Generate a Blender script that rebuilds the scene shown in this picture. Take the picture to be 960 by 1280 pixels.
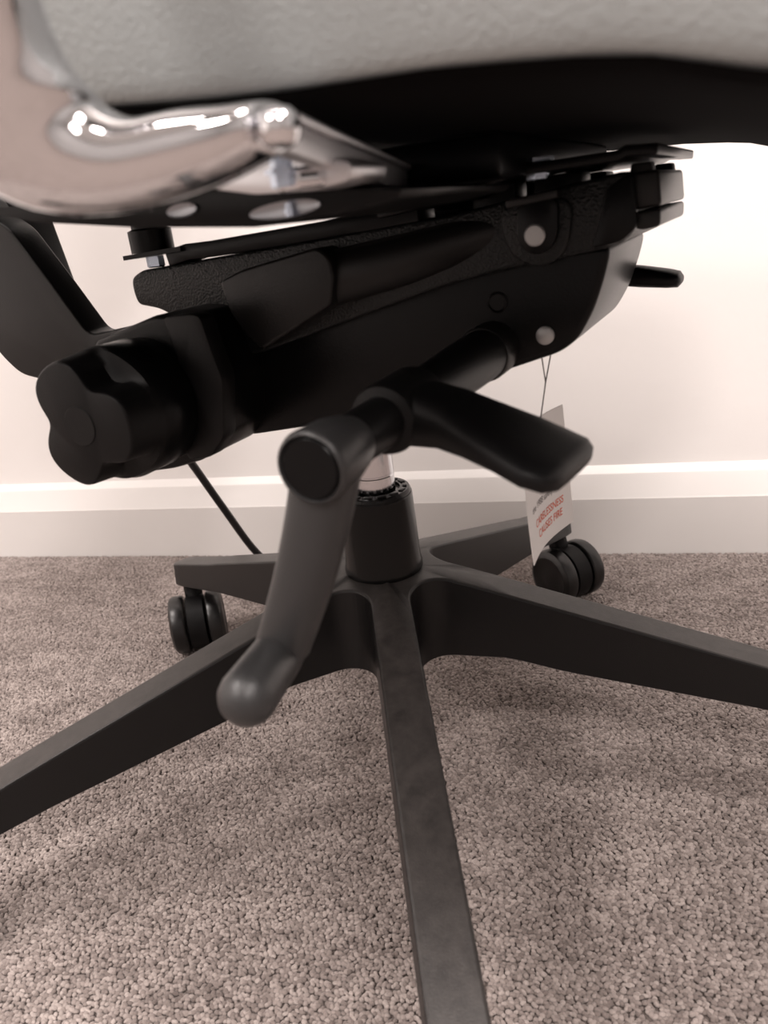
import bpy, bmesh, math, random
from mathutils import Vector, Matrix
import numpy as np

random.seed(4)
rng = np.random.default_rng(7)
R_ = math.radians
for o in list(bpy.data.objects):
    bpy.data.objects.remove(o, do_unlink=True)
scene = bpy.context.scene
COL = scene.collection

# ---------------------------------------------------------------- camera
F = 960.0                                    # focal length in pixels of the 960x1280 frame
PITCH, ROLL, YAW = 0.3655, 0.1142, R_(14.915)
CAM_H = 0.4102
RY = Matrix.Rotation(YAW, 3, 'Z')            # picture-aligned ground frame -> room frame (wall along x)


def axes():
    fw = Vector((0, math.cos(PITCH), -math.sin(PITCH)))
    rt = Vector((1, 0, 0))
    up = rt.cross(fw)
    c, s = math.cos(ROLL), math.sin(ROLL)
    return c * rt - s * up, c * up + s * rt, fw


RT, UP, FW = axes()
cam_d = bpy.data.cameras.new('camera')
cam = bpy.data.objects.new('camera', cam_d)
COL.objects.link(cam)
cam_d.sensor_fit = 'VERTICAL'
cam_d.sensor_height = 36.0
cam_d.lens = 36.0 * F / 1280.0
cam_d.clip_start = 0.01
m3 = RY @ Matrix((RT, UP, -FW)).transposed()
cam.matrix_world = Matrix.Translation((0, 0, CAM_H)) @ m3.to_4x4()
cam_d.dof.use_dof = True
cam_d.dof.focus_distance = 0.56
cam_d.dof.aperture_fstop = 11.0
scene.camera = cam

# ---------------------------------------------------------------- light
scene.view_settings.view_transform = 'Standard'
scene.view_settings.look = 'None'
scene.view_settings.gamma = 1.0
scene.view_settings.use_curve_mapping = False
scene.view_settings.exposure = 0.12
world = bpy.data.worlds.new('world')
scene.world = world
world.use_nodes = True
world.node_tree.nodes['Background'].inputs[0].default_value = (1.0, 0.95, 0.92, 1)
world.node_tree.nodes['Background'].inputs[1].default_value = 0.12

CEIL = 2.55
PANELS = [(-1.35, -0.35, 43), (1.25, -0.35, 37), (-1.35, -1.9, 48), (1.25, -1.9, 56), (-0.05, -0.30, 61)]
for px, py, pw_ in PANELS:
    ld = bpy.data.lights.new('ceiling_panel_light', 'AREA')
    ld.shape = 'RECTANGLE'
    ld.size, ld.size_y = 0.6, 0.6
    ld.energy = pw_
    ld.color = (1.0, 0.915, 0.875)
    lo = bpy.data.objects.new('ceiling_panel_light', ld)
    lo.location = (px, py, CEIL - 0.015)
    COL.objects.link(lo)


# ---------------------------------------------------------------- photo -> place helpers
def ray(px):
    return RT * ((px[0] - 480) / F) - UP * ((px[1] - 640) / F) + FW


CAM = Vector((0, 0, CAM_H))
HUB = Vector((-0.0041, 0.4789, 0))            # foot of the swivel column, picture-aligned frame
A = R_(28.0)                                  # how far the seat is swivelled towards the viewer
U = Vector((math.cos(A), -math.sin(A), 0))    # chair forward
W = Vector((-math.sin(A), -math.cos(A), 0))   # chair's side that faces the viewer
CU, CW = (CAM - HUB).dot(U), (CAM - HUB).dot(W)


def pw(px, w):
    """pixel -> (u, z) on the upright plane at side offset w of the chair"""
    d = ray(px)
    t = (w - CW) / d.dot(W)
    P = CAM + d * t - HUB
    return P.dot(U), P.z


def P3(px, w):
    u, z = pw(px, w)
    return Vector((u, -w, z))                 # chair-local coordinates


def L(u, w, z):
    return Vector((u, -w, z))


# ---------------------------------------------------------------- materials
def mat(name, col, rough=0.5, metal=0.0, bump=None, bscale=800, bdist=0.0006, spec=0.5, var=None, coat=0.0, sheen=0.0):
    m = bpy.data.materials.new(name)
    m.use_nodes = True
    nt = m.node_tree
    b = nt.nodes['Principled BSDF']
    b.inputs['Base Color'].default_value = (*col, 1)
    b.inputs['Roughness'].default_value = rough
    b.inputs['Metallic'].default_value = metal
    b.inputs['Specular IOR Level'].default_value = spec
    b.inputs['Coat Weight'].default_value = coat
    b.inputs['Sheen Weight'].default_value = sheen
    tc = nt.nodes.new('ShaderNodeTexCoord')
    if bump:
        if bump == 'voronoi':
            t = nt.nodes.new('ShaderNodeTexVoronoi')
            t.feature = 'SMOOTH_F1'
            t.inputs['Scale'].default_value = bscale
            out = t.outputs['Distance']
        else:
            t = nt.nodes.new('ShaderNodeTexNoise')
            t.inputs['Scale'].default_value = bscale
            t.inputs['Detail'].default_value = 3
            out = t.outputs['Fac']
        nt.links.new(tc.outputs['Object'], t.inputs['Vector'])
        bp = nt.nodes.new('ShaderNodeBump')
        bp.inputs['Strength'].default_value = 0.6
        bp.inputs['Distance'].default_value = bdist
        nt.links.new(out, bp.inputs['Height'])
        nt.links.new(bp.outputs['Normal'], b.inputs['Normal'])
    if var:
        n = nt.nodes.new('ShaderNodeTexNoise')
        n.inputs['Scale'].default_value = var[0]
        n.inputs['Detail'].default_value = 5
        nt.links.new(tc.outputs['Object'], n.inputs['Vector'])
        mx = nt.nodes.new('ShaderNodeMix')
        mx.data_type = 'RGBA'
        mx.inputs[6].default_value = (*[c * (1 - var[1]) for c in col], 1)
        mx.inputs[7].default_value = (*[min(1, c * (1 + var[1])) for c in col], 1)
        nt.links.new(n.outputs['Fac'], mx.inputs[0])
        nt.links.new(mx.outputs[2], b.inputs['Base Color'])
    return m


M = {
    'wall': mat('wall_paint', (0.80, 0.77, 0.75), 0.7, bump='noise', bscale=90, bdist=0.0003, spec=0.14),
    'skirting': mat('skirting_gloss_paint', (0.70, 0.675, 0.655), 0.35, bump='noise', bscale=30, bdist=0.0004, spec=0.35),
    'wall_dim': mat('unseen_wall_grey', (0.30, 0.29, 0.285), 0.75),  # grey chosen for the unseen walls to cut bounce light and deepen blacks
    'ceiling': mat('ceiling_paint', (0.80, 0.79, 0.78), 0.9),
    'backing': mat('carpet_ground', (0.165, 0.136, 0.124), 0.95, bump='voronoi', bscale=330, bdist=0.003, spec=0.1, var=(25, 0.3)),
    'nylon': mat('glass_filled_nylon', (0.0055, 0.005, 0.005), 0.38, bump='noise', bscale=1500, bdist=0.0002, spec=0.28),
    'black': mat('black_moulded_plastic', (0.0035, 0.0035, 0.0038), 0.30, bump='voronoi', bscale=900, bdist=0.0001, spec=0.16),
    'blacktex': mat('black_grained_plastic', (0.006, 0.0068, 0.0072), 0.34, bump='voronoi', bscale=1000, bdist=0.0006, spec=0.26),
    'soft': mat('soft_touch_black', (0.0045, 0.0042, 0.0044), 0.46, bump='noise', bscale=1200, bdist=0.0002, spec=0.2),
    'crank': mat('crank_plastic_lit', (0.024, 0.0235, 0.024), 0.38, bump='noise', bscale=1200, bdist=0.0002, spec=0.5),  # paler than the other levers: stronger light on the crank put into its colour
    'gloss': mat('gloss_black_paint', (0.003, 0.003, 0.003), 0.16, spec=0.22),
    'steel_black': mat('black_painted_steel', (0.003, 0.003, 0.0035), 0.3, spec=0.16),
    'chrome': mat('polished_aluminium', (0.80, 0.80, 0.82), 0.06, 1.0),
    'cast': mat('cast_aluminium', (0.70, 0.70, 0.72), 0.42, 1.0),
    'well': mat('raw_cast_aluminium', (0.30, 0.31, 0.33), 0.35, 1.0),
    'piston': mat('ground_steel', (0.60, 0.60, 0.62), 0.16, 1.0),
    'zinc': mat('zinc_plated_bolt', (0.62, 0.70, 0.82), 0.25, 1.0),
    'rivet': mat('dull_rivet', (0.42, 0.42, 0.42), 0.45, 0.6),
    'greyplastic': mat('dark_grey_plastic', (0.009, 0.0085, 0.0085), 0.32, spec=0.26, bump='noise', bscale=1200, bdist=0.0002),
    'leather': mat('grey_leather', (0.335, 0.356, 0.356), 0.5, bump='noise', bscale=750, bdist=0.0010, var=(18, 0.06)),
    'fabric': mat('black_lining_fabric', (0.005, 0.0045, 0.0045), 0.95, bump='noise', bscale=900, bdist=0.0006, spec=0.02),
    'rubber': mat('caster_tread', (0.006, 0.0055, 0.0055), 0.33),
    'paper': mat('tag_card', (0.80, 0.79, 0.78), 0.6, spec=0.3),
    'ink_red': mat('tag_red_ink', (0.80, 0.13, 0.05), 0.6),
    'ink_grey': mat('tag_grey_ink', (0.16, 0.15, 0.15), 0.6),
    'thread': mat('tag_thread', (0.12, 0.11, 0.105), 0.7),
    'cord': mat('black_cord', (0.012, 0.011, 0.011), 0.35),
}




def dust_toplight(m, amount, col=(0.33, 0.29, 0.27)):
    """dusty film plus brightness from above, both coloured onto the upward faces"""
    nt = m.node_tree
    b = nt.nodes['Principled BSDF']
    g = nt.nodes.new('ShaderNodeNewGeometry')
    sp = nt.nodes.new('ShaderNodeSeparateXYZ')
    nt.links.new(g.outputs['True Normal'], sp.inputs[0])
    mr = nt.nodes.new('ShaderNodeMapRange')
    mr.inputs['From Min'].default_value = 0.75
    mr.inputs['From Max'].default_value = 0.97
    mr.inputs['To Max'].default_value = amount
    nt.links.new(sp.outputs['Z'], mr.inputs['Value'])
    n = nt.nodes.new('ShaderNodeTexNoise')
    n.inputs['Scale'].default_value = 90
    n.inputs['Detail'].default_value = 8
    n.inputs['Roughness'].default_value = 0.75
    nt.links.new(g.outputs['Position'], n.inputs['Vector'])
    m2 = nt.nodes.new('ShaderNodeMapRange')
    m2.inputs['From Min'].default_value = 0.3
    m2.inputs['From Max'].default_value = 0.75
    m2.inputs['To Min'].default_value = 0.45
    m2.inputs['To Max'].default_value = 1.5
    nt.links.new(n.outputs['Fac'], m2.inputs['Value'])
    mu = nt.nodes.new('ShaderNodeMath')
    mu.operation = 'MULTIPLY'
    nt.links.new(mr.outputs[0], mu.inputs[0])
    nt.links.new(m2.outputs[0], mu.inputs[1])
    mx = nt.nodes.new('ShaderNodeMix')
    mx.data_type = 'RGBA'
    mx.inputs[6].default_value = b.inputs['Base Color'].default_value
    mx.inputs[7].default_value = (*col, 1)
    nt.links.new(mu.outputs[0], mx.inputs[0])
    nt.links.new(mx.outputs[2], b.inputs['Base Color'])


dust_toplight(M['nylon'], 0.10)  # pale arm tops: dusty film and painted light from above


# ---------------------------------------------------------------- mesh helpers
def link(name, me, m=None, parent=None):
    o = bpy.data.objects.new(name, me)
    COL.objects.link(o)
    if m is not None and len(me.materials) == 0:
        me.materials.append(M[m])
    if parent is not None:
        o.parent = parent
    return o


def finish(name, bm, m, parent=None, smooth=35, bevel=0.0, seg=2, sub=0):
    bmesh.ops.remove_doubles(bm, verts=bm.verts, dist=1e-6)
    bmesh.ops.recalc_face_normals(bm, faces=bm.faces)
    if bevel > 0:
        es = [e for e in bm.edges if len(e.link_faces) == 2 and e.calc_face_angle(0) > R_(25)]
        bmesh.ops.bevel(bm, geom=es, offset=bevel, segments=seg, profile=0.5, affect='EDGES', clamp_overlap=True)
        bmesh.ops.recalc_face_normals(bm, faces=bm.faces)
    me = bpy.data.meshes.new(name)
    bm.to_mesh(me)
    bm.free()
    for p in me.polygons:
        p.use_smooth = True
    me.set_sharp_from_angle(angle=R_(smooth))
    o = link(name, me, m, parent)
    if sub:
        md = o.modifiers.new('sub', 'SUBSURF')
        md.levels = sub
        md.render_levels = sub
    return o


def roundpoly(pts, r=0.003, n=4):
    out = []
    N = len(pts)
    for i in range(N):
        a, b, c = Vector(pts[i - 1]), Vector(pts[i]), Vector(pts[(i + 1) % N])
        d1, d2 = a - b, c - b
        k = min(r, d1.length * 0.45, d2.length * 0.45)
        p1, p2 = b + d1.normalized() * k, b + d2.normalized() * k
        for j in range(n + 1):
            t = j / n
            out.append(((1 - t) ** 2) * p1 + 2 * t * (1 - t) * b + t * t * p2)
    return out


def prism(name, uz, w0, w1, m, parent, rnd=0.003, bevel=0.0012, seg=2, smooth=35):
    pts = roundpoly(uz, rnd) if rnd > 0 else [Vector(p) for p in uz]
    bm = bmesh.new()
    lo = [bm.verts.new(L(p[0], w0, p[1])) for p in pts]
    hi = [bm.verts.new(L(p[0], w1, p[1])) for p in pts]
    bm.faces.new(lo)
    bm.faces.new(list(reversed(hi)))
    for i in range(len(pts)):
        j = (i + 1) % len(pts)
        bm.faces.new((lo[i], lo[j], hi[j], hi[i]))
    if bevel > 0:
        bmesh.ops.recalc_face_normals(bm, faces=bm.faces)
        caps = [f for f in bm.faces if len(f.verts) > 4]
        es = list({e for f in caps for e in f.edges})
        bmesh.ops.bevel(bm, geom=es, offset=bevel, segments=seg, profile=0.5, affect='EDGES', clamp_overlap=True)
    return finish(name, bm, m, parent, smooth)


def pix_prism(name, pix, wp, w0, w1, m, parent, **k):
    return prism(name, [pw(p, wp) for p in pix], w0, w1, m, parent, **k)


def box(bm, c, s, rz=0.0):
    mt = Matrix.Translation(c) @ Matrix.Rotation(rz, 4, 'Z') @ Matrix.Diagonal((s[0], s[1], s[2], 1))
    bmesh.ops.create_cube(bm, size=1, matrix=mt)


def frame(d):
    d = d.normalized()
    a = Vector((0, 0, 1)) if abs(d.z) < 0.9 else Vector((1, 0, 0))
    x = d.cross(a).normalized()
    return x, d.cross(x).normalized()


def lathe(bm, prof, origin, axis, n=40, closed=False):
    """prof: (distance along axis, radius); revolve about axis through origin"""
    axis = axis.normalized()
    x, y = frame(axis)
    rings = []
    for s, r in prof:
        if r < 1e-6:
            rings.append([bm.verts.new(origin + axis * s)])
        else:
            rings.append([bm.verts.new(origin + axis * s + (x * math.cos(2 * math.pi * i / n) + y * math.sin(2 * math.pi * i / n)) * r) for i in range(n)])
    for a, b in zip(rings, rings[1:]):
        for i in range(n):
            j = (i + 1) % n
            va = (a[0], a[0]) if len(a) == 1 else (a[i], a[j])
            vb = (b[0], b[0]) if len(b) == 1 else (b[i], b[j])
            f = []
            for v in (va[0], va[1], vb[1], vb[0]):
                if v not in f:
                    f.append(v)
            if len(f) > 2:
                bm.faces.new(f)


def catmull(pts, n):
    out = []
    P = [2 * pts[0] - pts[1]] + list(pts) + [2 * pts[-1] - pts[-2]]
    for i in range(1, len(P) - 2):
        for j in range(n):
            t = j / n
            a, b, c, d = P[i - 1], P[i], P[i + 1], P[i + 2]
            out.append(0.5 * ((2 * b) + (c - a) * t + (2 * a - 5 * b + 4 * c - d) * t * t + (3 * b - a - 3 * c + d) * t ** 3))
    out.append(P[-2])
    return out


def tube(bm, pts, r, n=12, cap=True):
    """round tube along points; r constant or list"""
    rr = r if isinstance(r, (list, tuple)) else [r] * len(pts)
    prev = None
    rings = []
    x = None
    for i, p in enumerate(pts):
        d = (pts[min(i + 1, len(pts) - 1)] - pts[max(i - 1, 0)]).normalized()
        if x is None:
            x, y = frame(d)
        else:
            x = (x - d * x.dot(d)).normalized()
            y = d.cross(x)
        rings.append([bm.verts.new(p + (x * math.cos(2 * math.pi * k / n) + y * math.sin(2 * math.pi * k / n)) * rr[i]) for k in range(n)])
    for a, b in zip(rings, rings[1:]):
        for k in range(n):
            bm.faces.new((a[k], a[(k + 1) % n], b[(k + 1) % n], b[k]))
    if cap:
        bm.faces.new(rings[0])
        bm.faces.new(list(reversed(rings[-1])))


def loft(bm, secs, cap=True):
    """secs: list of equal-length lists of points forming closed loops"""
    rings = [[bm.verts.new(p) for p in s] for s in secs]
    n = len(rings[0])
    for a, b in zip(rings, rings[1:]):
        for k in range(n):
            bm.faces.new((a[k], a[(k + 1) % n], b[(k + 1) % n], b[k]))
    if cap:
        bm.faces.new(rings[0])
        bm.faces.new(list(reversed(rings[-1])))


def superloop(c, ex, ey, a, b, e=2.6, n=28):
    out = []
    for i in range(n):
        t = 2 * math.pi * i / n
        ct, st = math.cos(t), math.sin(t)
        out.append(c + ex * (a * math.copysign(abs(ct) ** (2 / e), ct)) + ey * (b * math.copysign(abs(st) ** (2 / e), st)))
    return out


def interp(x, xs, ys):
    return float(np.interp(x, xs, ys))


def tag_(o, label, cat=None, kind=None, group=None):
    if label:
        o['label'] = label
    if cat:
        o['category'] = cat
    if kind:
        o['kind'] = kind
    if group:
        o['group'] = group
    return o


# ---------------------------------------------------------------- the room
WALL_Y = 0.899
X0, X1, Y0 = -2.6, 2.8, -3.2


def slab(name, lo, hi, m, label, cat):
    bm = bmesh.new()
    box(bm, ((lo[0] + hi[0]) / 2, (lo[1] + hi[1]) / 2, (lo[2] + hi[2]) / 2), (hi[0] - lo[0], hi[1] - lo[1], hi[2] - lo[2]))
    o = finish(name, bm, m)
    return tag_(o, label, cat, 'structure')


floor = slab('floor', (X0, Y0, -0.05), (X1, WALL_Y, 0.0), 'backing', 'grey brown loop pile carpet floor under the chair', 'floor')
slab('wall_back', (X0 - .1, WALL_Y, -0.05), (X1 + .1, WALL_Y + 0.1, CEIL), 'wall', 'plain off-white painted wall behind the chair', 'wall')
slab('wall_left', (X0 - .1, Y0, -0.05), (X0, WALL_Y, CEIL), 'wall', 'off-white side wall on the backrest side of the room', 'wall')
slab('wall_right', (X1, Y0, -0.05), (X1 + .1, WALL_Y, CEIL), 'wall_dim', 'grey side wall on the seat front side of the room', 'wall')
slab('wall_front', (X0 - .1, Y0 - .1, -0.05), (X1 + .1, Y0, CEIL), 'wall_dim', 'grey wall across the room from the chair', 'wall')
slab('ceiling', (X0 - .1, Y0 - .1, CEIL), (X1 + .1, WALL_Y + .1, CEIL + .1), 'ceiling', 'flat white ceiling of the room', 'ceiling')

# baseboard: upright face, long chamfer, narrow top ledge
bm = bmesh.new()
prof = [(0.0, 0.0), (-0.018, 0.0), (-0.018, 0.072), (-0.0165, 0.0745), (-0.0095, 0.0985), (-0.0085, 0.1005), (0.0, 0.1085)]
a_ = [bm.verts.new((X0, WALL_Y + p[0], p[1])) for p in prof]
b_ = [bm.verts.new((X1, WALL_Y + p[0], p[1])) for p in prof]
for i in range(len(prof)):
    j = (i + 1) % len(prof)
    bm.faces.new((a_[i], a_[j], b_[j], b_[i]))
bm.faces.new(a_)
bm.faces.new(list(reversed(b_)))
tag_(finish('baseboard_back', bm, 'skirting', smooth=20), 'white chamfered skirting board along the foot of the back wall', 'baseboard', 'structure')

# carpet loops: one countless pile, instanced on points
sx, sy = 0.0027, 0.0024
gx = np.arange(-1.45, 1.15, sx)
gy = np.arange(-0.05, WALL_Y - 0.019, sy)
XX, YY = np.meshgrid(gx, gy)
XX = XX + (np.arange(len(gy)) % 2)[:, None] * sx * 0.5
XX = XX + rng.normal(0, 0.0006, XX.shape)
YY = YY + rng.normal(0, 0.0005, YY.shape)
# rotate view wedge test to keep only what stands near the picture
pts = np.stack([XX.ravel(), YY.ravel(), np.full(XX.size, 0.0013)], 1)
c, s = math.cos(-YAW), math.sin(-YAW)
gxx = c * pts[:, 0] - s * pts[:, 1]
gyy = s * pts[:, 0] + c * pts[:, 1]
keep = (np.abs(gxx) < 0.45 + 0.75 * np.maximum(gyy, 0.0)) & (gyy > 0.05) & (pts[:, 1] < WALL_Y - 0.0195)
pts = pts[keep]
me = bpy.data.meshes.new('carpet_pile')
me.from_pydata(pts.tolist(), [], [])
pile = bpy.data.objects.new('carpet_pile', me)
COL.objects.link(pile)
tag_(pile, 'taupe and grey flecked loop pile of the carpet', 'carpet', 'stuff')

cm = bpy.data.materials.new('carpet_yarn')
cm.use_nodes = True
nt = cm.node_tree
bs = nt.nodes['Principled BSDF']
bs.inputs['Roughness'].default_value = 0.9
bs.inputs['Specular IOR Level'].default_value = 0.15
bs.inputs['Sheen Weight'].default_value = 0.15
oi = nt.nodes.new('ShaderNodeObjectInfo')
ge = nt.nodes.new('ShaderNodeNewGeometry')
n1 = nt.nodes.new('ShaderNodeTexNoise')
n1.inputs['Scale'].default_value = 34
n1.inputs['Detail'].default_value = 4
mp = nt.nodes.new('ShaderNodeMapping')
mp.inputs['Scale'].default_value = (0.45, 1.0, 1.0)
nt.links.new(ge.outputs['Position'], mp.inputs['Vector'])
nt.links.new(mp.outputs['Vector'], n1.inputs['Vector'])
ad = nt.nodes.new('ShaderNodeMath')
ad.operation = 'MULTIPLY_ADD'
ad.inputs[1].default_value = 0.48
nt.links.new(oi.outputs['Random'], ad.inputs[0])
mu = nt.nodes.new('ShaderNodeMath')
mu.operation = 'MULTIPLY'
mu.inputs[1].default_value = 0.62
nt.links.new(n1.outputs['Fac'], mu.inputs[0])
nt.links.new(mu.outputs[0], ad.inputs[2])
cr = nt.nodes.new('ShaderNodeValToRGB')
cr.color_ramp.elements[0].position = 0.12
cr.color_ramp.elements[0].color = (0.108, 0.085, 0.077, 1)
cr.color_ramp.elements[1].position = 0.9
cr.color_ramp.elements[1].color = (0.44, 0.379, 0.353, 1)
e = cr.color_ramp.elements.new(0.5)
e.color = (0.252, 0.211, 0.194, 1)
nt.links.new(ad.outputs[0], cr.inputs['Fac'])
nt.links.new(cr.outputs['Color'], bs.inputs['Base Color'])
fn = nt.nodes.new('ShaderNodeTexNoise')
fn.inputs['Scale'].default_value = 2500
bp = nt.nodes.new('ShaderNodeBump')
bp.inputs['Distance'].default_value = 0.0008
bp.inputs['Strength'].default_value = 0.7
nt.links.new(ge.outputs['Position'], fn.inputs['Vector'])
nt.links.new(fn.outputs['Fac'], bp.inputs['Height'])
nt.links.new(bp.outputs['Normal'], bs.inputs['Normal'])

gt = bpy.data.node_groups.new('carpet_loops', 'GeometryNodeTree')
gt.interface.new_socket('Geometry', in_out='INPUT', socket_type='NodeSocketGeometry')
gt.interface.new_socket('Geometry', in_out='OUTPUT', socket_type='NodeSocketGeometry')
gi = gt.nodes.new('NodeGroupInput')
go = gt.nodes.new('NodeGroupOutput')
ico = gt.nodes.new('GeometryNodeMeshIcoSphere')
ico.inputs['Radius'].default_value = 0.0021
ico.inputs['Subdivisions'].default_value = 2
sm = gt.nodes.new('GeometryNodeSetShadeSmooth')
stm = gt.nodes.new('GeometryNodeSetMaterial')
stm.inputs['Material'].default_value = cm
iop = gt.nodes.new('GeometryNodeInstanceOnPoints')
rv = gt.nodes.new('FunctionNodeRandomValue')
rv.data_type = 'FLOAT_VECTOR'
rv.inputs[0].default_value = (-0.5, -0.5, -0.9)
rv.inputs[1].default_value = (0.5, 0.5, 0.9)
rs = gt.nodes.new('FunctionNodeRandomValue')
rs.data_type = 'FLOAT_VECTOR'
rs.inputs[0].default_value = (0.70, 0.52, 0.42)
rs.inputs[1].default_value = (1.15, 0.90, 0.85)
rs.inputs['Seed'].default_value = 3
for a, b in ((gi.outputs[0], iop.inputs['Points']), (ico.outputs[0], sm.inputs[0]), (sm.outputs[0], stm.inputs[0]),
             (stm.outputs[0], iop.inputs['Instance']), (rv.outputs[0], iop.inputs['Rotation']),
             (rs.outputs[0], iop.inputs['Scale']), (iop.outputs[0], go.inputs[0])):
    gt.links.new(a, b)
pile.modifiers.new('loops', 'NODES').node_group = gt

# ---------------------------------------------------------------- the chair
chair = bpy.data.objects.new('office_chair', None)
COL.objects.link(chair)
chair.location = RY @ HUB
chair.rotation_euler = (0, 0, YAW - A)
chair.empty_display_size = 0.1
tag_(chair, 'black five-star swivel office chair with grey leather seat and polished arm', 'office chair')
T0 = 0.003                                    # top of the carpet pile

# --- star base: five moulded arms that share one mesh, each with its wedge of the hub
TS = [0.0, 0.03, 0.05, 0.07, 0.13, 0.24, 0.26, 0.34, 0.37]
TZ = [0.1885, 0.188, 0.1835, 0.1775, 0.1590, 0.1255, 0.1190, 0.0965, 0.089]
BS = [0.0, 0.04, 0.085, 0.12, 0.24, 0.33, 0.37]
BZ = [0.126, 0.127, 0.126, 0.117, 0.095, 0.074, 0.068]
hw, rf, tip = 0.0126, 0.022, 0.352
ctr = Vector(((hw + rf) / math.tan(R_(36)), hw + rf))


def half_outline():
    out = []
    a0, a1 = R_(36) + math.pi, R_(270)
    for i in range(11):
        a = a0 + (a1 - a0) * i / 10
        out.append((ctr.x + rf * math.cos(a), ctr.y + rf * math.sin(a)))
    for x in np.linspace(ctr.x + 0.01, tip - 0.012, 26):
        out.append((float(x), hw))
    out += [(tip - 0.007, hw - 0.0015), (tip - 0.003, hw - 0.004), (tip, hw - 0.0075)]
    return out


ho = half_outline()
outl = ho + [(x, -y) for x, y in reversed(ho)]
bm = bmesh.new()
cols = []
b = 0.0016
NO = len(outl)
for i, (x, y) in enumerate(outl):
    p0, p1 = Vector(outl[max(i - 1, 0)]), Vector(outl[min(i + 1, NO - 1)])
    t = (p1 - p0).normalized()
    if i == 0:
        t = Vector((math.sin(R_(36)), -math.cos(R_(36))))
    if i == NO - 1:
        t = Vector((-math.sin(R_(36)), -math.cos(R_(36))))
    nrm = Vector((-t.y, t.x))
    if nrm.dot(Vector((x, y)) - Vector((min(x, .3) if abs(x) > .34 else x, 0))) < 0 and i not in (0, NO - 1):
        nrm = -nrm
    if i in (0, NO - 1):
        nrm = Vector((x, y)).normalized()
    rho = math.hypot(x, y)
    zt, zb = interp(rho, TS, TZ), interp(rho, BS, BZ)
    sxp = 0.0 if i in (0, NO - 1) else min(max(0.0, (x - 0.03) * 1.0), tip - hw)
    P = Vector((x, y))
    col = [Vector((sxp, 0, interp(sxp, TS, TZ)))]
    for off, dz in ((-b * 1.0, 0), (-b * 0.3, -b * 0.3), (0, -b)):
        q = P + nrm * off
        col.append(Vector((q.x, q.y, zt + dz)))
    q = P + nrm * 0.0018
    col.append(Vector((q.x, q.y, zb + 0.001)))
    q = P + nrm * 0.0006
    col.append(Vector((q.x, q.y, zb)))
    col.append(Vector((sxp, 0, zb)))
    cols.append([bm.verts.new(v) for v in col])
for ca, cb in zip(cols, cols[1:]):
    for k in range(len(ca) - 1):
        bm.faces.new((ca[k], ca[k + 1], cb[k + 1], cb[k]))
ca, cb = cols[0], cols[-1]
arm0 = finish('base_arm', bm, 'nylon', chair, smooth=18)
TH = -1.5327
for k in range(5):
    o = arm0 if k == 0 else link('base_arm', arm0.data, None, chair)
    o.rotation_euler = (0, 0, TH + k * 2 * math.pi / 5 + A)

# --- casters
RW, WW = 0.0305, 0.0160


def caster_meshes():
    bm = bmesh.new()
    # hood between the wheels: drum with a neck; wheel axis = local y, wheel centre trails at x
    ox = 0.016
    n = 36
    for sgn in (1,):
        pr = [(-0.0095, 0.0), (-0.0095, RW - 0.0035), (-0.0085, RW - 0.002), (0.0085, RW - 0.002), (0.0095, RW - 0.0035), (0.0095, 0.0)]
        lathe(bm, pr, Vector((ox, 0, RW + T0)), Vector((0, 1, 0)), n)
    # neck up to the stem
    secs = []
    for z, a, bb, dx in ((RW + 0.012, 0.012, 0.009, 0.004), (RW * 2 - 0.003, 0.0115, 0.009, 0.003), (RW * 2 + 0.004, 0.0105, 0.0095, 0.001), (RW * 2 + 0.009, 0.0095, 0.0095, 0), (0.0845, 0.0095, 0.0095, 0)):
        secs.append(superloop(Vector((dx, 0, z)), Vector((1, 0, 0)), Vector((0, 1, 0)), a, bb, 2.2, 20))
    loft(bm, secs)
    body = bm
    wm = bmesh.new()
    pr = [(0.0, 0.012), (0.0, RW - 0.002), (0.0012, RW - 0.0005), (0.003, RW), (WW - 0.006, RW), (WW - 0.003, RW - 0.001),
          (WW - 0.001, RW - 0.0035), (WW, RW - 0.007), (WW - 0.0008, RW - 0.0085), (WW - 0.0012, 0.010), (WW - 0.0004, 0.006), (WW - 0.0002, 0.0)]
    lathe(wm, pr, Vector((ox, 0, RW + T0)), Vector((0, 1, 0)), n)
    return body, wm


cb_, wm_ = caster_meshes()
c0 = finish('caster', cb_, 'soft', chair)
w0 = finish('wheel', wm_, 'rubber', c0, smooth=30)
SPIN = {0: -60, 1: 150, 2: -62, 3: -80, 4: 200}
for k in range(5):
    a = TH + k * 2 * math.pi / 5
    loc = Vector((math.cos(a), math.sin(a), 0)) * 0.3345
    if k == 0:
        cst, wa = c0, w0
    else:
        cst = link('caster', c0.data, None, chair)
        wa = link('wheel', w0.data, None, cst)
    wb = link('wheel', w0.data, None, cst)
    rot = Matrix.Rotation(A, 3, 'Z')
    cst.location = rot @ loc
    cst.rotation_euler = (0, 0, R_(SPIN[k]) + A)
    wa.location = (0, 0.0115, 0)
    wb.rotation_euler = (0, 0, math.pi)
    wb.location = (2 * 0.016, -0.0115, 0)

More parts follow.
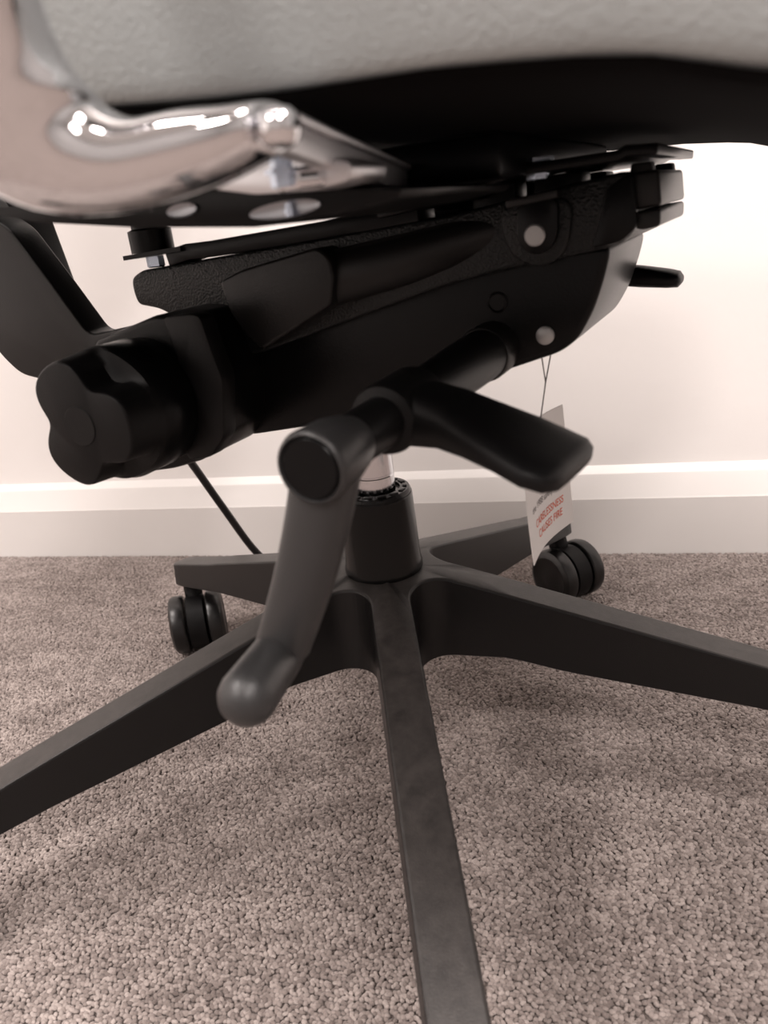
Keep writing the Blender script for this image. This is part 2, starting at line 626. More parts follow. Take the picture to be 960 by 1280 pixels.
# --- gas column
bm = bmesh.new()
zs = 0.1855
lathe(bm, [(0.0, 0.010), (0.0, 0.0255), (0.002, 0.0268), (0.005, 0.0268), (0.009, 0.0258), (0.054, 0.0243), (0.0556, 0.0240), (0.0556, 0.0236), (0.0575, 0.0234),
           (0.0590, 0.0225), (0.0590, 0.0165), (0.0570, 0.0160), (0.0570, 0.012)], Vector((0, 0, zs)), Vector((0, 0, 1)), 64)
sleeve = finish('column_sleeve', bm, 'gloss', chair, smooth=30)
tag_(sleeve, 'glossy black column sleeve')
bm = bmesh.new()
for i in range(14):
    a = 2 * math.pi * i / 14
    box(bm, (math.cos(a) * 0.0195, math.sin(a) * 0.0195, zs + 0.0592), (0.0030, 0.0058, 0.0012), a)
finish('collar_ribs', bm, 'greyplastic', sleeve, bevel=0.0004)
bm = bmesh.new()
lathe(bm, [(0.0, 0.0), (0.0, 0.0136), (0.0285, 0.0136), (0.029, 0.0132), (0.0298, 0.0132), (0.0303, 0.0136), (0.08, 0.0136), (0.08, 0)], Vector((0, 0, zs + 0.04)), Vector((0, 0, 1)), 48)
tag_(finish('gas_piston', bm, 'piston', chair, smooth=30), 'bright steel gas piston')

# --- tilt mechanism -------------------------------------------------------
WB, WT = 0.052, 0.060
low = [(236, 410), (262, 500), (283, 536), (310, 545), (430, 527), (520, 503), (610, 471), (700, 441), (722, 424), (742, 388), (757, 340), (764, 305), (560, 330), (300, 390)]
housing = pix_prism('mechanism_housing', low, WB, -WB, WB, 'black', chair, rnd=0.010, bevel=0.004, seg=4)
tag_(housing, 'black tilt mechanism housing')
up = [(163, 348), (176, 338), (300, 316), (430, 292), (560, 269), (640, 249), (756, 219), (788, 212), (797, 286), (775, 306), (735, 316), (640, 336), (560, 356), (470, 388),
      (330, 440), (262, 452), (225, 400), (198, 386), (172, 381), (166, 366)]
cover = pix_prism('mechanism_cover', up, WT, -WT, WT, 'blacktex', chair, rnd=0.004, bevel=0.002, seg=3)
tag_(cover, 'grained black upper cover of the mechanism')

# moulded boss on the side of the cover, with a flat end and a tapering back
pix_prism('boss_cap', [(274, 352), (300, 338), (396, 309), (411, 322), (417, 348), (413, 381), (372, 408), (327, 437), (306, 418), (286, 388)], 0.078, 0.05, 0.078, 'greyplastic', cover, rnd=0.003, bevel=0.0015, seg=3)
bm = bmesh.new()
secs = []
for k, (cx, cy, hh, wc) in enumerate([(400, 352, 33, 0.0745), (440, 342, 32, 0.074), (500, 326, 29, 0.071), (560, 307, 25, 0.066), (605, 293, 20, 0.0615), (640, 282, 12, 0.058)]):
    c3 = P3((cx, cy), wc)
    rad = hh * 0.40 / 960
    secs.append(superloop(L(c3.x, wc - rad * 0.75, c3.z), Vector((0, -1, 0)), Vector((0.06, 0, 1)), rad * 0.75, rad, 2.0, 24))
loft(bm, secs)
finish('boss_body', bm, 'nylon', cover)

# bracket tab with rivet, sitting in a raised U-shaped pad
pix_prism('tab_pad', [(624, 258), (628, 296), (640, 322), (668, 336), (698, 326), (712, 300), (716, 244)], 0.0625, 0.058, 0.0625, 'blacktex', cover, rnd=0.008, bevel=0.0014, seg=3)
tab = pix_prism('bracket_tab', [(645, 252), (697, 243), (697, 290), (690, 309), (670, 320), (652, 312), (646, 296)], 0.0665, 0.0615, 0.0665, 'steel_black', cover, rnd=0.006, bevel=0.0008)
bm = bmesh.new()
lathe(bm, [(0, 0.0047), (0.0012, 0.0047), (0.0018, 0.004), (0.0019, 0)], P3((669, 294), 0.066), Vector((0, -1, 0)), 24)
tag_(finish('rivet', bm, 'rivet', tab), 'dull grey rivet head')
pix_prism('tab_flange', [(632, 250), (697, 236), (698, 247), (633, 261)], 0.0665, 0.045, 0.0675, 'greyplastic', cover, rnd=0.001, bevel=0.0006)
# darker corner piece at the front of the cover
pix_prism('front_corner', [(757, 236), (790, 214), (797, 284), (776, 303), (738, 312), (748, 280)], 0.0615, 0.055, 0.0615, 'black', cover, rnd=0.003, bevel=0.001)
# rivet low on the housing
bm = bmesh.new()
lathe(bm, [(-0.002, 0.0044), (0.0014, 0.0044), (0.0022, 0.0032), (0.0024, 0)], P3((682, 419), WB), Vector((0, -1, 0)), 24)
tag_(finish('rivet', bm, 'rivet', housing), 'dull grey rivet head')
bm = bmesh.new()
lathe(bm, [(-0.002, 0.0052), (0.0006, 0.0052), (0.0009, 0.0046), (0.0002, 0.0040), (0.0002, 0)], P3((622, 378), WT - 0.008), Vector((0, -1, 0)), 20)
finish('moulded_plug', bm, 'black', housing)
# front end caps
u1, z1 = pw((797, 286), WT)
u2, z2 = pw((788, 212), WT)
prism('front_cap', [(u2 - .006, z2 - .0015), (u2 + .0105, z2 - .001), (u2 + .0120, z2 - .0155), (u2 - .004, z2 - .0165)], -0.036, 0.054, 'greyplastic', cover, rnd=0.002, bevel=0.002, seg=3)
prism('front_cap', [(u2 - .004, z2 - .0172), (u2 + .0118, z2 - .0162), (u2 + .0118, z2 - .0235), (u1 + .001, z1 - .001), (u1 - .006, z1 + .002)], -0.036, 0.056, 'greyplastic', cover, rnd=0.002, bevel=0.002, seg=3)
for wv in (0.046, -0.026):
    prism('buffer', [(u2 - .002, z2 - .003), (u2 + .008, z2 - .003), (u2 + .007, z2 + .0025), (u2 - .001, z2 + .0025)], wv - .006, wv + .006, 'soft', cover, rnd=.001, bevel=.0008)

# --- adjusting knob on the rear side -------------------------------------
KU, KZ = pw((100, 533), 0.155)
pix_prism('knob_bracket', [(128, 424), (205, 391), (240, 394), (264, 450), (274, 470), (278, 545), (262, 571), (225, 582), (165, 590), (130, 540)], 0.095, 0.050, 0.102, 'black', chair, rnd=0.004, bevel=0.003, seg=3)
pix_prism('bracket_rib', [(238, 392), (252, 394), (272, 452), (280, 472), (282, 545), (266, 570), (240, 575), (232, 560), (232, 470), (206, 396)], 0.104, 0.094, 0.106, 'soft', chair, rnd=0.003, bevel=0.0012, seg=2)
bm = bmesh.new()
lathe(bm, [(0.055, 0.0), (0.055, 0.0345), (0.108, 0.0345), (0.110, 0.0355), (0.131, 0.0355), (0.1345, 0.0338), (0.1345, 0.0)], L(KU, 0, KZ), Vector((0, -1, 0)), 56)
finish('knob_base', bm, 'black', chair)
bm = bmesh.new()


def knob_r(t, k):
    s = 0.5 + 0.5 * math.cos(3 * (t - R_(57)))
    return 0.0350 - 0.0120 * (s ** 2.4) * k


secs = []
for wv, sc, k in ((0.130, 1.0, 0.0), (0.1345, 1.0, 0.1), (0.136, 0.995, 0.7), (0.138, 0.985, 1.0), (0.1525, 0.95, 1.0), (0.1540, 0.94, 1.0), (0.1548, 0.92, 1.0), (0.155, 0.90, 1.0)):
    secs.append([L(KU + math.cos(t) * knob_r(t, k) * sc, wv, KZ + math.sin(t) * knob_r(t, k) * sc) for t in [2 * math.pi * i / 90 for i in range(90)]])
loft(bm, secs)
knob = finish('adjusting_knob', bm, 'soft', chair, smooth=40)
tag_(knob, 'black three-lobed adjusting knob')
bm = bmesh.new()
lathe(bm, [(-0.002, 0.0102), (0.0002, 0.0102), (0.0006, 0.0098), (0.0006, 0.0)], L(KU, 0.155, KZ), Vector((0, -1, 0)), 36)
finish('knob_cap', bm, 'soft', knob)

# --- lever shaft, crank and paddle ---------------------------------------
SU, SZ = pw((617, 434), WB)
EU, EZ = pw((383, 589), 0.228)
s0, s1 = L(SU, 0.03, SZ), L(EU, 0.226, EZ)
ax = (s1 - s0).normalized()
ln = (s1 - s0).length
bm = bmesh.new()
lathe(bm, [(0, 0.0), (0, 0.0135), (0.036, 0.0135), (0.0375, 0.0128), (0.0375, 0.0)], s0, ax, 32)
finish('shaft_collar', bm, 'greyplastic', chair)
bm = bmesh.new()
lathe(bm, [(0.02, 0), (0.02, 0.0125), (0.06, 0.0122), (ln * 0.66, 0.0098), (ln - 0.012, 0.0092), (ln - 0.012, 0)], s0, ax, 32)
finish('lever_shaft', bm, 'soft', chair)

# crank: hub, tapering arm, grip
bm = bmesh.new()
hubc = s1
lathe(bm, [(-0.030, 0.0085), (-0.024, 0.0105), (-0.015, 0.0123), (-0.002, 0.0128), (0, 0.0122), (0.0004, 0.0113), (-0.0012, 0.0106), (-0.0012, 0.0)], hubc, ax, 40)
g0 = P3((352, 812), 0.220)
secs = []
for k in range(9):
    t = k / 8
    cpt = (hubc - ax * 0.012).lerp(g0, t)
    cpt.x += 0.0022 * math.sin(math.pi * t)
    a_h = 0.0120 - 0.0014 * t
    secs.append(superloop(cpt, Vector((1, 0, -0.15)).normalized(), Vector((0, -1, 0)), a_h, 0.0085, 2.6, 24))
loft(bm, secs)
crank = finish('crank_arm', bm, 'crank', chair, smooth=50)
tag_(crank, 'black tension crank arm')
bm = bmesh.new()
lathe(bm, [(-0.004, 0.0), (-0.004, 0.0104), (-0.0005, 0.0104), (0.0002, 0.0098), (0.0002, 0.0)], hubc, ax, 36)
finish('crank_cap', bm, 'black', crank)
g1 = P3((303, 880), 0.252)
gd = (g1 - g0).normalized()
gl = (g1 - g0).length
bm = bmesh.new()
pr = [(-0.013, 0.0), (-0.012, 0.005), (-0.008, 0.0085), (0.0, 0.0092), (0.004, 0.0098), (0.0055, 0.0092), (0.0065, 0.0098)]
pr += [(gl - 0.004, 0.0104)] + [(gl - 0.004 + 0.0100 * math.sin(a), 0.0104 * math.cos(a)) for a in [R_(x) for x in (20, 40, 55, 70, 82)]] + [(gl + 0.006, 0)]
lathe(bm, pr, g0, gd, 36)
finish('crank_grip', bm, 'crank', crank)

# paddle lever
bm = bmesh.new()
tt = 0.66
rc = s0 + ax * (ln * tt)
root = L(rc.x, -rc.y, rc.z)
WR = -rc.y
secs = []
E0, E1 = pw((738, 556), 0.150), pw((664, 612), 0.196)
eu, ez = (E0[0] + E1[0]) / 2, (E0[1] + E1[1]) / 2
LEN = eu - rc.x + 0.003
for t, hwid, ht, dz, dw in ((-0.06, 0.010, 0.006, 0.0, 0), (0.0, 0.0145, 0.0110, -0.001, 0), (0.15, 0.0155, 0.0115, -0.0015, 0), (0.32, 0.0170, 0.0096, -0.0030, 0.001), (0.5, 0.0205, 0.0076, -0.0064, 0.003),
                            (0.68, 0.0235, 0.0062, -0.0105, 0.0045), (0.84, 0.0255, 0.0055, -0.0155, 0.005), (0.94, 0.0240, 0.0052, -0.0182, 0.0045), (0.985, 0.0195, 0.0042, -0.0195, 0.004), (1.0, 0.0150, 0.0024, -0.0200, 0.0035)):
    cpt = Vector((rc.x + LEN * t, rc.y - dw, rc.z + dz))
    secs.append(superloop(cpt, Vector((0.12 * t, 1, 0)).normalized(), Vector((0.25, 0, 1)).normalized(), hwid, ht, 3.0, 32))
loft(bm, secs)
pad = finish('paddle_lever', bm, 'soft', chair, smooth=60)
tag_(pad, 'black height lever with a wide paddle end')
bm = bmesh.new()
lathe(bm, [(ln * tt - 0.016, 0.0098), (ln * tt - 0.0155, 0.0130), (ln * tt - 0.013, 0.0137), (ln * tt + 0.013, 0.0137), (ln * tt + 0.0155, 0.0130), (ln * tt + 0.0165, 0.0095)], s0, ax, 36)
finish('paddle_hub', bm, 'soft', pad)

# lever on the far side
fa = P3((770, 343), -0.085)
fb = P3((853, 349), -0.085)
bm = bmesh.new()
secs = []
for t, hwid, ht in ((-0.5, .006, .006), (0, 0.008, 0.0065), (0.4, 0.012, 0.0062), (0.8, 0.015, 0.0052), (0.95, 0.0135, 0.0044), (1.0, 0.009, 0.002)):
    secs.append(superloop(fa.lerp(fb, t), Vector((0, 1, 0)), Vector((0, 0, 1)), hwid, ht, 2.6, 24))
loft(bm, secs)
lathe(bm, [(0, 0.0), (0, 0.0075), (0.045, 0.0075), (0.045, 0.0)], L(fa.x - 0.012, -0.090, fa.z), Vector((0, -1, 0)), 24)
tag_(finish('far_lever', bm, 'soft', chair, smooth=60), 'black tilt lever on the far side')

# --- seat slide plates and bolts -----------------------------------------


def strip(name, pix, wp, th, wa_, wb_, m, parent):
    pts2 = [Vector(pw(p, wp)) for p in pix]
    bot = []
    for i, p in enumerate(pts2):
        d = (pts2[min(i + 1, len(pts2) - 1)] - pts2[max(i - 1, 0)]).normalized()
        bot.append(p + Vector((d.y, -d.x)) * th)
    return prism(name, pts2 + bot[::-1], wa_, wb_, m, parent, rnd=0.001, bevel=0.0008)


strip('seat_plate', [(470, 262), (520, 249), (578, 238), (604, 221), (645, 207), (720, 195), (772, 187), (781, 181), (800, 180), (823, 178)], 0.072, 0.0042, -0.070, 0.072, 'steel_black', chair)
bm = bmesh.new()
box(bm, (0.055, 0.0, 0.4278), (0.150, 0.215, 0.0165))
finish('seat_pan', bm, 'steel_black', chair, bevel=0.002)
strip('slide_rail', [(205, 314), (230, 305), (262, 301), (400, 277), (520, 253)], 0.062, 0.0085, 0.040, 0.062, 'steel_black', chair)
strip('slide_rail', [(205, 314), (230, 305), (262, 301), (400, 277), (520, 253)], 0.062, 0.0085, -0.062, -0.040, 'steel_black', chair)
for wv in (0.052,):
    pu_, pz_ = pw((189, 300), 0.052)
    bm = bmesh.new()
    lathe(bm, [(-0.0065, 0), (-0.0065, 0.0125), (0.0055, 0.0125), (0.0065, 0.010), (0.0275, 0.010), (0.0275, 0)], L(pu_, wv, pz_), Vector((0, 0, 1)), 28)
    sp = finish('spacer', bm, 'black', chair)
    prism('spacer_plate', [(pu_ - .013, pz_ - .0095), (pu_ + .030, pz_ - .0075), (pu_ + .030, pz_ - .005), (pu_ - .013, pz_ - .007)], wv - .012, wv + .012, 'steel_black', sp, rnd=0, bevel=.0006)
    bm = bmesh.new()
    lathe(bm, [(0, 0), (0, 0.0052), (-0.0055, 0.0052), (-0.0062, 0.0045), (-0.0062, 0)], L(pu_, wv, pz_ - .009), Vector((0, 0, 1)), 6)
    tag_(finish('bolt', bm, 'zinc', sp, smooth=20), 'blue zinc plated bolt head')
for q in ((672, 210),):
    for wv in (0.062, -0.062):
        bu, bz = pw(q, 0.062)
        bm = bmesh.new()
        lathe(bm, [(0.004, 0), (0.004, 0.0075), (0.0025, 0.0075), (0.0022, 0.0052), (-0.0045, 0.0050), (-0.0052, 0.004), (-0.0052, 0)], L(bu, wv, bz), Vector((0, 0, 1)), 6)
        tag_(finish('bolt', bm, 'zinc', chair, smooth=20), 'blue zinc plated bolt head')
# spacers between plate and mechanism
for q in ((608, 247), (690, 236)):
    for wv in (0.03, -0.03):
        bu, bz = pw(q, 0.05)
        bm = bmesh.new()
        box(bm, L(bu, wv, bz - 0.002), (0.022, 0.02, 0.016))
        finish('slide_block', bm, 'black', chair, bevel=0.001)

# --- seat -----------------------------------------------------------------
SW = 0.250                                     # half width
ZB = 0.4375                                    # underside
# cushion: lofted along u, section in (w, z)
secs = []
uf, ur = 0.345, -0.235
us = [ur, ur + .006, ur + .02, -0.16, -0.08, 0.0, 0.06, 0.12, 0.16, 0.19, 0.205, 0.22, 0.24, 0.27, 0.30, 0.325, 0.338, uf]


SEAM = [pw(q, SW) for q in ((-300, 150), (60, 142), (220, 141), (300, 131), (400, 112), (500, 96), (600, 86), (700, 79), (790, 77), (868, 77), (890, 88), (960, 99), (1060, 108), (1300, 112))]


def seam_z(u):
    return interp(u, [q[0] for q in SEAM], [q[1] for q in SEAM])


for u in us:
    k = 1.0
    e = min(1.0, max(0.0, (u - ur) / 0.03))
    e2 = min(1.0, max(0.0, (uf - u) / 0.05))
    k = (0.90 + 0.10 * math.sin(e * math.pi / 2)) * (0.86 + 0.14 * math.sin(e2 * math.pi / 2))
    zb = seam_z(u)
    top = 0.515 - 0.02 * (1 - math.sin(e * math.pi / 2)) - 0.035 * (1 - math.sin(e2 * math.pi / 2))
    hwid = SW * k
    loop = []
    prof = [(-1.0, 0.0), (-1.010, 0.10), (-1.018, 0.30), (-1.016, 0.55), (-1.0, 0.80), (-0.94, 0.94), (-0.85, 1.0), (-0.4, 0.98), (0, 0.97), (0.4, 0.98), (0.85, 1.0), (0.94, 0.94), (1.0, 0.80), (1.016, 0.55), (1.018, 0.30), (1.010, 0.10), (1.0, 0.0), (0.96, 0.02), (0, 0.05), (-0.96, 0.02)]
    for a, bz in prof:
        loop.append(L(u, a * hwid, zb + (top - zb) * bz))
    secs.append(loop)
bm = bmesh.new()
loft(bm, secs)
cush = finish('seat_cushion', bm, 'leather', chair, smooth=180, sub=2)
tag_(cush, 'grey leather seat cushion')
# black lining under the seat
bm = bmesh.new()
secs = []
for u in [ur + 0.004, -0.15, -0.05, 0.03, 0.08, 0.12, 0.16, 0.19, 0.205, 0.22, 0.24, 0.27, 0.30, 0.325, 0.337]:
    e2 = min(1.0, max(0.0, (uf - u) / 0.05))
    k = 0.86 + 0.14 * math.sin(e2 * math.pi / 2)
    zb = seam_z(u)
    loop = []
    for a, dz in ((-0.998, 0.001), (-0.97, -0.0008), (-0.8, -0.0012), (-0.4, -0.0015), (0, -0.0015), (0.4, -0.0015), (0.8, -0.0012), (0.97, -0.0008), (0.998, 0.001), (0.9, 0.006), (0, 0.008), (-0.9, 0.006)):
        zc = zb
        loop.append(L(u, a * SW * k, zc + dz))
    secs.append(loop)
loft(bm, secs)
tag_(finish('seat_lining', bm, 'fabric', chair, smooth=60), 'black fabric lining under the seat')

# --- polished aluminium arm ------------------------------------------------
# stations: centre pixel, side offset w, half height, half thickness, in-plane direction (pixel vector across the bar)
ST = [((351, 157), 0.263, 25, 0.0080, (0.05, 1)),
      ((336, 161), 0.266, 34, 0.0095, (0.05, 1)),
      ((292, 177), 0.271, 44, 0.0105, (0.03, 1)),
      ((235, 193), 0.276, 54, 0.0115, (0.0, 1)),
      ((165, 209), 0.281, 58, 0.0122, (-0.12, 1)),
      ((95, 203), 0.286, 68, 0.0130, (-0.42, 1)),
      ((35, 168), 0.291, 76, 0.0130, (-0.85, 0.85)),
      ((-15, 105), 0.295, 75, 0.0130, (-1, 0.48)),
      ((-45, 20), 0.299, 69, 0.0125, (-1, 0.22)),
      ((-62, -80), 0.302, 64, 0.0115, (-1, 0.12)),
      ((-75, -200), 0.304, 60, 0.011, (-1, 0.1))]
cent, exs, aa, bb_ = [], [], [], []
for pxc, wv, hp, th, dv in ST:
    dvn = Vector(dv).normalized()
    c3 = P3(pxc, wv)
    e3 = P3((pxc[0] + dvn.x * hp, pxc[1] + dvn.y * hp), wv) - c3
    cent.append(c3)
    exs.append(e3)
    bb_.append(th)
last = cent[-1]
for dz in (0.05, 0.11, 0.17):
    cent.append(Vector((last.x - dz * 0.10, last.y - 0.01 * dz, last.z + dz)))
    exs.append(exs[-1].copy())
    bb_.append(0.011)
cs = catmull(cent, 4)
es = catmull(exs, 4)
ts = np.interp(np.linspace(0, 1, len(cs)), np.linspace(0, 1, len(bb_)), bb_)
secs = []
for i, c3 in enumerate(cs):
    tg = (cs[min(i + 1, len(cs) - 1)] - cs[max(i - 1, 0)]).normalized()
    ex = es[i]
    ey = Vector((0, -1, 0))
    secs.append(superloop(c3, ex.normalized(), ey, ex.length, float(ts[i]), 2.3, 40))
bm = bmesh.new()
loft(bm, secs)
armrest = finish('arm_bracket', bm, 'chrome', chair, smooth=60)
tag_(armrest, 'mirror-polished aluminium arm bracket')
# flange under the seat: the bar runs inward as a ribbed tongue with a bolt pocket
bm = bmesh.new()
ta, tb = P3((344, 130), 0.266), P3((509, 204), 0.112)
tc_, td = P3((346, 187), 0.266), P3((511, 244), 0.112)
nrm = Vector((0.5, 0.85, 0)).normalized()


def slab_pts(bm, quad, dirv, th):
    lo = [bm.verts.new(q) for q in quad]
    hi = [bm.verts.new(q + dirv * th) for q in quad]
    bm.faces.new(lo)
    bm.faces.new(list(reversed(hi)))
    for i in range(4):
        j = (i + 1) % 4
        bm.faces.new((lo[i], lo[j], hi[j], hi[i]))


back = Vector((-0.9, 0.35, 0)).normalized()
slab_pts(bm, [ta, tb, td, tc_], back, 0.006)
tongue = finish('arm_tongue', bm, 'cast', armrest, bevel=0.0015, seg=3)
bm = bmesh.new()
ca_, cb2 = P3((347, 133), 0.2715), P3((350, 186), 0.2715)
dd = (cb2 - ca_)
lathe(bm, [(-0.0005, 0), (0.0, 0.0025), (0.0012, 0.0040), (0.0030, 0.0046), (dd.length - 0.003, 0.0046), (dd.length - 0.001, 0.0038), (dd.length, 0.0022), (dd.length, 0)], ca_, dd, 28)
finish('arm_corner', bm, 'chrome', armrest)
bm = bmesh.new()
fwd = -back
slab_pts(bm, [P3((346, 133), 0.268), P3((508, 206), 0.114), P3((508, 214), 0.114), P3((346, 147), 0.268)], fwd, 0.003)
finish('tongue_rib', bm, 'cast', armrest, bevel=0.001, seg=2)
pix_prism('pocket_floor', [(262, 236), (300, 216), (340, 192), (375, 190), (440, 203), (437, 226), (385, 238), (320, 243)], 0.222, 0.200, 0.222, 'cast', armrest, rnd=0.002, bevel=0.001)
bm = bmesh.new()
r0, r1 = P3((350, 176), 0.226), P3((437, 204), 0.150)
r2, r3 = P3((352, 236), 0.222), P3((433, 226), 0.150)
slab_pts(bm, [P3((370, 208), 0.232), P3((432, 203), 0.215), P3((434, 228), 0.215), P3((372, 238), 0.232)], back, 0.010)
finish('pocket_wall', bm, 'chrome', armrest, bevel=0.0015, seg=3)
for q, wv, k in (((352, 211), 0.232, 1.0), ((362, 262), 0.2068, 0.42)):
    bm = bmesh.new()
    lathe(bm, [(0.0045 * k, 0), (0.0045 * k, 0.0030 * k), (0.0, 0.0030 * k), (0.0, 0.0046 * k), (-0.0012 * k, 0.0046 * k), (-0.0012 * k, 0.0034 * k), (-0.0045 * k, 0.0034 * k), (-0.0045 * k, 0)], P3(q, wv), Vector((0, 0, 1)), 6)
    tag_(finish('bolt', bm, 'zinc', armrest, smooth=25), 'blue zinc plated bolt head')
# added black plate as the bracket's shaded underside, with oval bolt wells
pl = pix_prism('shaded_underside', [(-20, 262), (60, 277), (180, 283), (330, 283), (430, 266), (505, 247), (512, 236), (430, 236), (330, 236), (180, 246), (40, 256)], 0.20, 0.10, 0.205, 'steel_black', chair, rnd=0.001, bevel=0.0008)
for q, a, b2 in (((356, 262), 0.0130, 0.0024), ((228, 263), 0.0062, 0.0022)):
    c3 = P3(q, 0.2056)
    bm = bmesh.new()
    secs = [superloop(c3 + Vector((0, 0.004, 0)), Vector((1, 0, 0.03)), Vector((0, 0, 1)), a, b2, 2, 32), superloop(c3 + Vector((0, -0.0006, 0)), Vector((1, 0, 0.03)), Vector((0, 0, 1)), a, b2, 2, 32),
            superloop(c3 + Vector((0, -0.0002, 0)), Vector((1, 0, 0.03)), Vector((0, 0, 1)), a * .8, b2 * .7, 2, 32)]
    loft(bm, secs)
    finish('bolt_well', bm, 'well', pl)
# arm pad above
bm = bmesh.new()
tp = cent[-1]
secs = []
for t, hwid, ht in ((-0.14, .02, .006), (-0.135, .03, .011), (-0.10, .04, .014), (0, .043, .014), (0.08, .04, .014), (0.105, .03, .011), (0.11, .02, .006)):
    secs.append(superloop(tp + Vector((t, 0, 0.008)), Vector((0, 1, 0)), Vector((0, 0, 1)), hwid, ht, 2.8, 28))
loft(bm, secs)
finish('arm_pad', bm, 'soft', chair, smooth=60)

# --- backrest support --------------------------------------------------------
JP = [(-14, 270), (12, 286), (62, 352), (112, 420), (150, 410), (215, 400), (240, 520), (200, 560), (120, 480), (60, 477), (25, 468), (0, 444), (-40, 380), (-90, 270), (-110, 200), (-60, 200)]
pix_prism('back_support', JP, 0.030, 0.008, 0.030, 'greyplastic', chair, rnd=0.008, bevel=0.002, seg=3)
su, sz = pw((52, 300), -0.02)
prism('back_spine', [(su - 0.055, 0.33), (su + 0.020, 0.33), (su + 0.002, 0.43), (su - 0.025, 0.60), (su - 0.050, 0.80), (su - 0.075, 0.80), (su - 0.055, 0.60), (su - 0.04, 0.43)], -0.035, -0.005, 'greyplastic', chair, rnd=0.01, bevel=0.003, seg=3)
bm = bmesh.new()
secs = []
for z, hwid, du in ((0.56, 0.20, 0.0), (0.57, 0.225, 0.0), (0.66, 0.24, 0.012), (0.78, 0.235, -0.004), (0.92, 0.22, -0.045), (1.0, 0.20, -0.075), (1.01, 0.17, -0.078)):
    secs.append(superloop(L(su - 0.005 + du, 0, z), Vector((0, 1, 0)), Vector((1, 0, 0)), hwid, 0.028, 3.2, 36))
loft(bm, secs)
tag_(finish('backrest', bm, 'leather', chair, smooth=60), 'grey leather backrest')

# ---------------------------------------------------------------- swing tag
inv = Matrix.Rotation(YAW - A, 3, 'Z')
au, az = pw((683, 447), 0.030)
att_g = HUB + U * au + W * 0.030 + Vector((0, 0, az))         # picture-aligned frame
TA = R_(33)
er = Vector((math.sin(TA), math.cos(TA), 0))
en = Vector((math.cos(TA), -math.sin(TA), 0))                  # printed side faces the seat front


def on_tag(px):
    d = ray(px)
    t = (att_g - CAM).dot(en) / d.dot(en)
    P = CAM + d * t - att_g
    return P.dot(er), P.z


bl, br, tr = on_tag((660, 706)), on_tag((716, 651)), on_tag((706, 505))
sl, stp = on_tag((656, 617)), on_tag((682, 516))
tagroot = bpy.data.objects.new('swing_tag', None)
COL.objects.link(tagroot)
tagroot.location = RY @ att_g
# local x = er, local y = -en (away from the printed side), local z = up
tagroot.rotation_euler = (0, 0, YAW + math.pi / 2 - TA)
tagroot.empty_display_size = 0.03
tag_(tagroot, 'white card safety tag with orange-red print hanging by a thread under the mechanism', 'tag')
print('tag corners', bl, br, tr, sl, stp, 'att', au, az)
xl, xr = (bl[0] + sl[0]) / 2, (br[0] + tr[0]) / 2
zt_l, zt_r = tr[1] + 0.002, tr[1]
zbl, zbr = bl[1], br[1]


def bow(x, z):
    s = (x - xl) / (xr - xl)
    v = (z - min(zbl, zbr)) / (zt_r - min(zbl, zbr))
    return 0.0035 * math.sin(math.pi * s) - 0.004 * (1 - v) ** 2 * (1 - s)


bm = bmesh.new()
NX, NZ = 10, 12
gr = []
for side in (0, 1):
    g = []
    for i in range(NX + 1):
        row = []
        for j in range(NZ + 1):
            s, v = i / NX, j / NZ
            xb, xt = bl[0] + (br[0] - bl[0]) * s, (sl[0] - 0.001) + (tr[0] - sl[0]) * s
            x = xb + (xt - xb) * v
            zb = zbl + (zbr - zbl) * s
            zt = zt_l + (zt_r - zt_l) * s
            z = zb + (zt - zb) * v
            row.append(bm.verts.new((x, bow(x, z) + side * 0.0004, z)))
        g.append(row)
    gr.append(g)
for side in (0, 1):
    for i in range(NX):
        for j in range(NZ):
            bm.faces.new((gr[side][i][j], gr[side][i + 1][j], gr[side][i + 1][j + 1], gr[side][i][j + 1]))
edge = [(i, 0) for i in range(NX)] + [(NX, j) for j in range(NZ)] + [(i, NZ) for i in range(NX, 0, -1)] + [(0, j) for j in range(NZ, 0, -1)]
for k in range(len(edge)):
    a, b = edge[k], edge[(k + 1) % len(edge)]
    bm.faces.new((gr[0][a[0]][a[1]], gr[0][b[0]][b[1]], gr[1][b[0]][b[1]], gr[1][a[0]][a[1]]))
card = finish('card', bm, 'paper', tagroot)


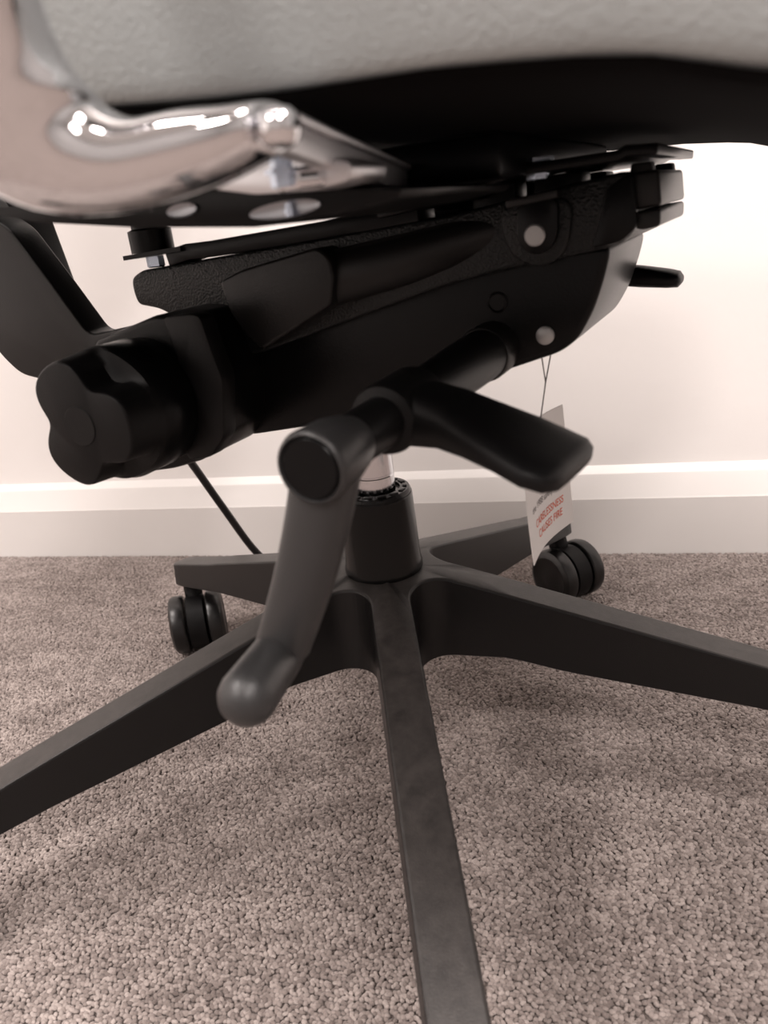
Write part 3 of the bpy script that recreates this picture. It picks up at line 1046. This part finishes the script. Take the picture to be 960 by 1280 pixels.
def lettering(name, body, p0, p1, m, slant=0.0):
    """flat print on the card from pixel p0 to p1 (base line)"""
    a, b = Vector(on_tag(p0)), Vector(on_tag(p1))
    cu = bpy.data.curves.new(name, 'FONT')
    cu.body = body
    cu.size = 1.0
    cu.shear = slant
    tmp = bpy.data.objects.new(name, cu)
    COL.objects.link(tmp)
    dg = bpy.context.evaluated_depsgraph_get()
    me = bpy.data.meshes.new_from_object(tmp.evaluated_get(dg))
    bpy.data.objects.remove(tmp)
    xs = [v.co.x for v in me.vertices]
    wtext = max(xs) - min(xs)
    sc = (b - a).length / wtext
    d = (b - a).normalized()
    nn = Vector((-d.y, d.x))
    for v in me.vertices:
        q = a + d * ((v.co.x - min(xs)) * sc) + nn * (v.co.y * sc * 0.92)
        v.co = (q.x, bow(q.x, q.y) - 0.00025, q.y)
    me.materials.clear()
    me.materials.append(M[m])
    return link(name, me, None, card)


lettering('tag_print', 'CARELESSNESS', (672, 661), (706, 627), 'ink_red')
lettering('tag_print', 'CAUSES FIRE', (676, 673), (705, 643), 'ink_red')
lettering('tag_print', 'the 1988 safety regulations', (667, 644), (715, 597), 'ink_grey')
bm = bmesh.new()
pk = Vector((on_tag((682, 478))[0], 0, on_tag((682, 478))[1]))
tp2 = Vector((stp[0] + 0.001, bow(stp[0], stp[1]), zt_l - 0.004))
tl, tr2 = on_tag((677, 441)), on_tag((689, 441))
for pa in ((Vector((tl[0], 0, 0.0015)), pk), (Vector((tr2[0], 0, 0.0015)), pk), (pk, tp2)):
    tube(bm, [pa[0], pa[0].lerp(pa[1], 0.5), pa[1]], 0.00035, 6)
tag_(finish('thread', bm, 'thread', tagroot), 'thin grey thread')

# ---------------------------------------------------------------- cord behind the chair
cp = []
for px, dist in (((-60, 195), 0.70), ((12, 287), 0.72), ((66, 352), 0.74), ((118, 414), 0.76), ((176, 492), 0.78), ((236, 574), 0.80), ((280, 636), 0.82), ((322, 692), 0.84)):
    d = ray(px)
    t = dist / math.hypot(d.x, d.y)
    cp.append(RY @ (CAM + d * t))
endp = cp[-1] + (cp[-1] - cp[-2]) * 0.8
endp.z = max(0.006, endp.z)
print('cord end', cp[-1], endp)
cp.append(Vector((cp[-1].x + 0.035, min(cp[-1].y + 0.01, WALL_Y - 0.05), 0.02)))
cp.append(Vector((cp[-1].x + 0.05, min(cp[-1].y + 0.01, WALL_Y - 0.045), 0.0075)))
cp.append(Vector((cp[-1].x + 0.15, WALL_Y - 0.04, 0.0075)))
bm = bmesh.new()
tube(bm, catmull(cp, 6), 0.0042, 12)
tag_(finish('power_cord', bm, 'cord'), 'thin black cord hanging down between the chair and the wall', 'cord')
